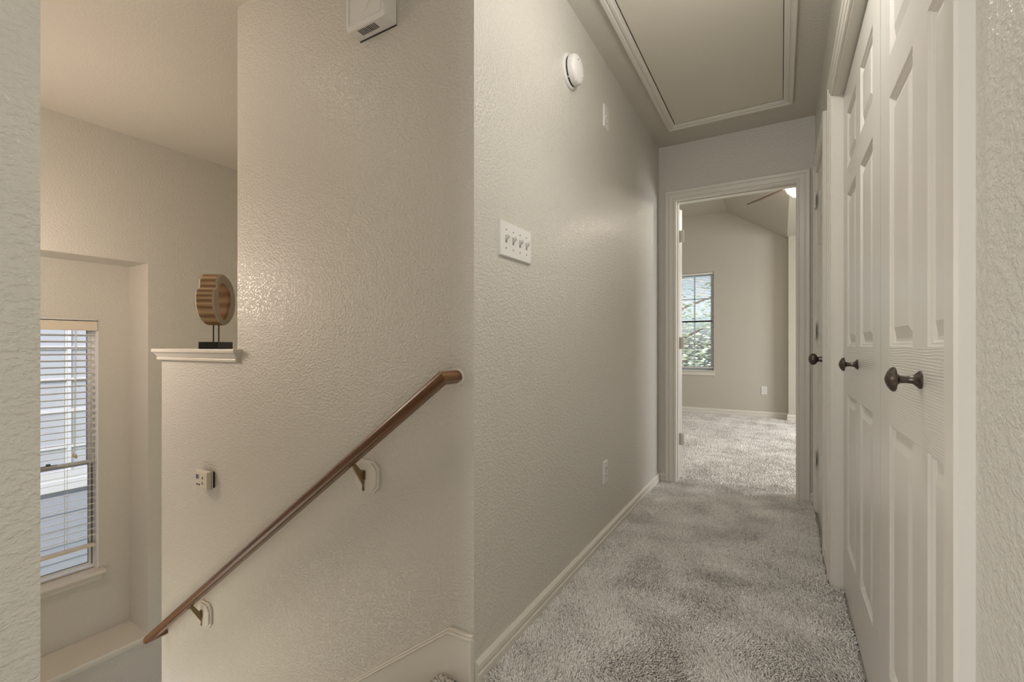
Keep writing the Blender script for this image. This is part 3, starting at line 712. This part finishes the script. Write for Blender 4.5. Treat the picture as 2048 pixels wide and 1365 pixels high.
# ================================================================== BEDROOM WINDOW, BLIND, TREE
bxm = (BX0+BX1)/2; bwz = BZ0
w2 = empty('window_2', (bxm, YB, bwz), 'narrow gridded bedroom window bright with daylight and leaves', 'window', 'structure')
h2 = (BX1-BX0)/2; H2 = BZ1-BZ0
def fbx(b, x0, x1, z0, z1, y0, y1, t):
    b.box(x0,x0+t,y0,y1,z0,z1).box(x1-t,x1,y0,y1,z0,z1).box(x0+t,x1-t,y0,y1,z0,z0+t).box(x0+t,x1-t,y0,y1,z1-t,z1); return b
fbx(MB(), -h2, h2, 0, H2, .05, .115, .028).build('outer_frame', 'nbtrim', w2)
m2 = .712
for nm, z0, z1 in (('upper_sash', m2, H2-.028), ('lower_sash', .028, m2+.02)):
    s_ = fbx(MB(), -h2+.028, h2-.028, z0, z1, .075, .10, .022).build(nm, 'nbtrim', w2)
    bx(-h2+.048, h2-.048, .086, .089, z0+.02, z1-.02).build('pane', 'glass', s_)
    bx(-.009, .009, .082, .094, z0+.02, z1-.02).build('muntin', 'nbtrim', s_)
    zc_ = (z0+z1)/2; bx(-h2+.05, h2-.05, .082, .094, zc_-.009, zc_+.009).build('muntin', 'nbtrim', s_)
bx(-h2-.028, h2+.028, -.030, .055, -.020, 0).build('sill', 'trim', w2, bevel=.004)
bx(-h2-.012, h2+.012, -.014, 0, -.075, -.020).build('apron', 'trim', w2, bevel=.003)
bl2 = empty('window_blind', (bxm, YB+.024, bwz), 'white mini blind with thin slats in the bedroom window', 'blind')
hb2 = h2-.008
bx(-hb2, hb2, -.014, .014, H2-.030, H2-.004).build('head_rail', 'blind', bl2)
s2 = MB().quadbox([(-hb2,-.0125,0),(hb2,-.0125,0),(hb2,.0125,0),(-hb2,.0125,0),(-hb2,-.0125,.0008),(hb2,-.0125,.0008),(hb2,.0125,.0008),(-hb2,.0125,.0008)])
first = None; z = H2-.05
while z > .06:
    if first is None:
        first = s2.build('slat', 'blind', bl2, loc=(0, 0, z)); first.rotation_euler = (math.radians(-8), 0, 0)
    else: shared(first, 'slat', bl2, (0, 0, z), (math.radians(-8 if z < 1.0 else -8-22*(z-1.0)/.4), 0, 0))
    z -= .0235
bx(-hb2, hb2, -.012, .012, .030, .044).build('bottom_rail', 'blind', bl2, bevel=.002)
for x in (-.16, .16): MB().tube([(x, -.013, H2-.03), (x, -.013, .04)], .0008, 6).build('ladder_cord', 'cord', bl2)
# tree
tr_ = empty('tree', (-2.9, 12.2, -3.3), 'leafy green tree seen through the bedroom window', 'tree')
MB().tube([(0,0,0),(.05,.02,2.0),(-.05,.1,3.6),(.1,0,5.2)], [.16,.13,.10,.05], 10).build('trunk', 'bark', tr_, smooth=True)
for i in range(9):
    a = i*2.4; z0 = 2.4+.3*i
    MB().tube([(0,.03,z0),(.8*math.cos(a),.8*math.sin(a),z0+.5),(1.6*math.cos(a),1.6*math.sin(a),z0+.8)], [.06,.04,.015], 7).build('branch', 'bark', tr_, smooth=True)
nl = 3000
V = []; F = []
for i in range(nl):
    v = Vector((random.gauss(0,1), random.gauss(0,1), random.gauss(0,1))).normalized()*(random.random()**.45)
    p = Vector((v.x*2.2+.7, v.y*1.6, v.z*2.2+4.3))
    q = Matrix.Rotation(random.random()*6.28, 3, 'Z') @ Matrix.Rotation(random.uniform(-1, 1), 3, 'X')
    s = random.uniform(.05, .10); n = len(V)
    for c in ((-1,0,0), (-.2,-.5,.1), (1,0,0), (-.2,.5,.1)): V.append(tuple(p+q@Vector(c)*s))
    F += [(n, n+1, n+2), (n, n+2, n+3)]
me = bpy.data.meshes.new('foliage'); me.from_pydata(V, [], F); me.materials.append(M['leaf'])
o = bpy.data.objects.new('foliage', me); COL.objects.link(o); o.parent = tr_; o['kind'] = 'stuff'

# ================================================================== CEILING FAN in the bedroom
FX, FY, FZ = .150, 4.53, 2.372
fan = empty('ceiling_fan', (FX, FY, 2.455), 'bedroom ceiling fan with dark blades and a lit glass bowl', 'ceiling fan')
MB().lathe([(.075, 0), (.075, -.02), (.10, -.03), (.11, -.05), (.105, -.085), (.06, -.10), (.055, -.115)], (0,0,0), 'z', 32).build('motor_housing', 'nickel', fan, smooth=True)
MB().lathe([(.115, -.112), (.120, -.118), (.116, -.135), (.100, -.165), (.070, -.192), (.035, -.206), (.001, -.210)], (0,0,0), 'z', 32).build('light_bowl', 'bowl', fan, smooth=True)
MB().lathe([(.062, -.100), (.120, -.108), (.120, -.114)], (0,0,0), 'z', 32).build('bowl_rim', 'nickel', fan, smooth=True)
a0 = math.atan2(5.052-FY, -.319-FX)
for i in range(5):
    a = a0+i*2*PI/5
    bd = MB()
    pts = [(.16,-.045),(.20,-.055),(.52,-.066),(.585,-.060),(.61,-.035),(.613,0),(.61,.035),(.585,.060),(.52,.066),(.20,.055),(.16,.045)]
    bd.prism(pts, 'z', -.0035, .0035)
    o = bd.build('blade', 'walnut', fan, bevel=.0012, loc=(0, 0, FZ-2.455)); o.rotation_euler = (math.radians(-18), 0, a)
    ar = MB().box(.07, .20, -.014, .014, -.009, -.0037).box(.16, .205, -.035, .035, -.007, -.0037).build('blade_arm', 'nickel', o, bevel=.001)
point('fan_lamp', (FX, FY, 2.455-.235), 13, (1.0, .90, .76), .06)

# ================================================================== LAMPS out of view that light the place
lamp = empty('ceiling_lamp', (-.16, 1.42, HC), 'opal glass bowl lamp hanging from the hallway ceiling, above the view', 'lamp')
MB().lathe([(.06, 0), (.06, -.014), (.012, -.02), (.012, -.13)], (0,0,0), 'z', 24).build('stem', 'nickel', lamp, smooth=True)
MB().lathe([(.150, -.12), (.146, -.13), (.125, -.17), (.08, -.195), (.03, -.206), (.001, -.208)], (0,0,0), 'z', 32).build('bowl', 'lampglass', lamp, smooth=True)
point('hall_lamp', (-.16, 1.42, HC-.27), 6.3, (1.0, .985, .96), .06)
sl_ = bpy.data.lights.new('hall_floor_fill', 'SPOT'); sl_.energy = 6.5; sl_.color = (1.0, .985, .96); sl_.spot_size = math.radians(130); sl_.spot_blend = .9; sl_.shadow_soft_size = .06  # extra spot added under the hall lamp to brighten the carpet
so_ = bpy.data.objects.new('hall_floor_fill', sl_); COL.objects.link(so_); so_.location = (-.16, 1.42, HC-.26)
sc = empty('wall_sconce', (-3.25, .192, 1.36), 'opal glass wall sconce over the stair landing, out of view', 'lamp')
MB().lathe([(.06, 0), (.06, .012), (.03, .02), (.02, .06)], (0,0,0), 'y', 24).build('back_plate', 'nickel', sc, smooth=True)
MB().lathe([(.03, -.07), (.06, -.04), (.10, .03), (.09, .08), (.085, .08)], (0, .12, 0), 'z', 24).build('shade', 'lampglass', sc, smooth=True)
point('sconce_lamp', (-3.22, .42, 1.38), 20.5, (1.0, .82, .68), .20)
stair_fill_lamp = empty('ceiling_lamp', (-2.1, .50, HC), 'round opal glass fill lamp added above the stairs, above the view', 'lamp')  # unseen lamp added to brighten the upper stair wall
MB().lathe([(.15, 0), (.15, -.014), (.14, -.018)], (0,0,0), 'z', 32).build('base', 'nickel', stair_fill_lamp, smooth=True)
MB().lathe([(.138, -.016), (.142, -.03), (.125, -.06), (.08, -.082), (.03, -.092), (.001, -.094)], (0,0,0), 'z', 32).build('shade', 'lampglass', stair_fill_lamp, smooth=True)
point('stair_top_fill', (-2.1, .50, HC-.22), 1.3, (1.0, .84, .70), .15)
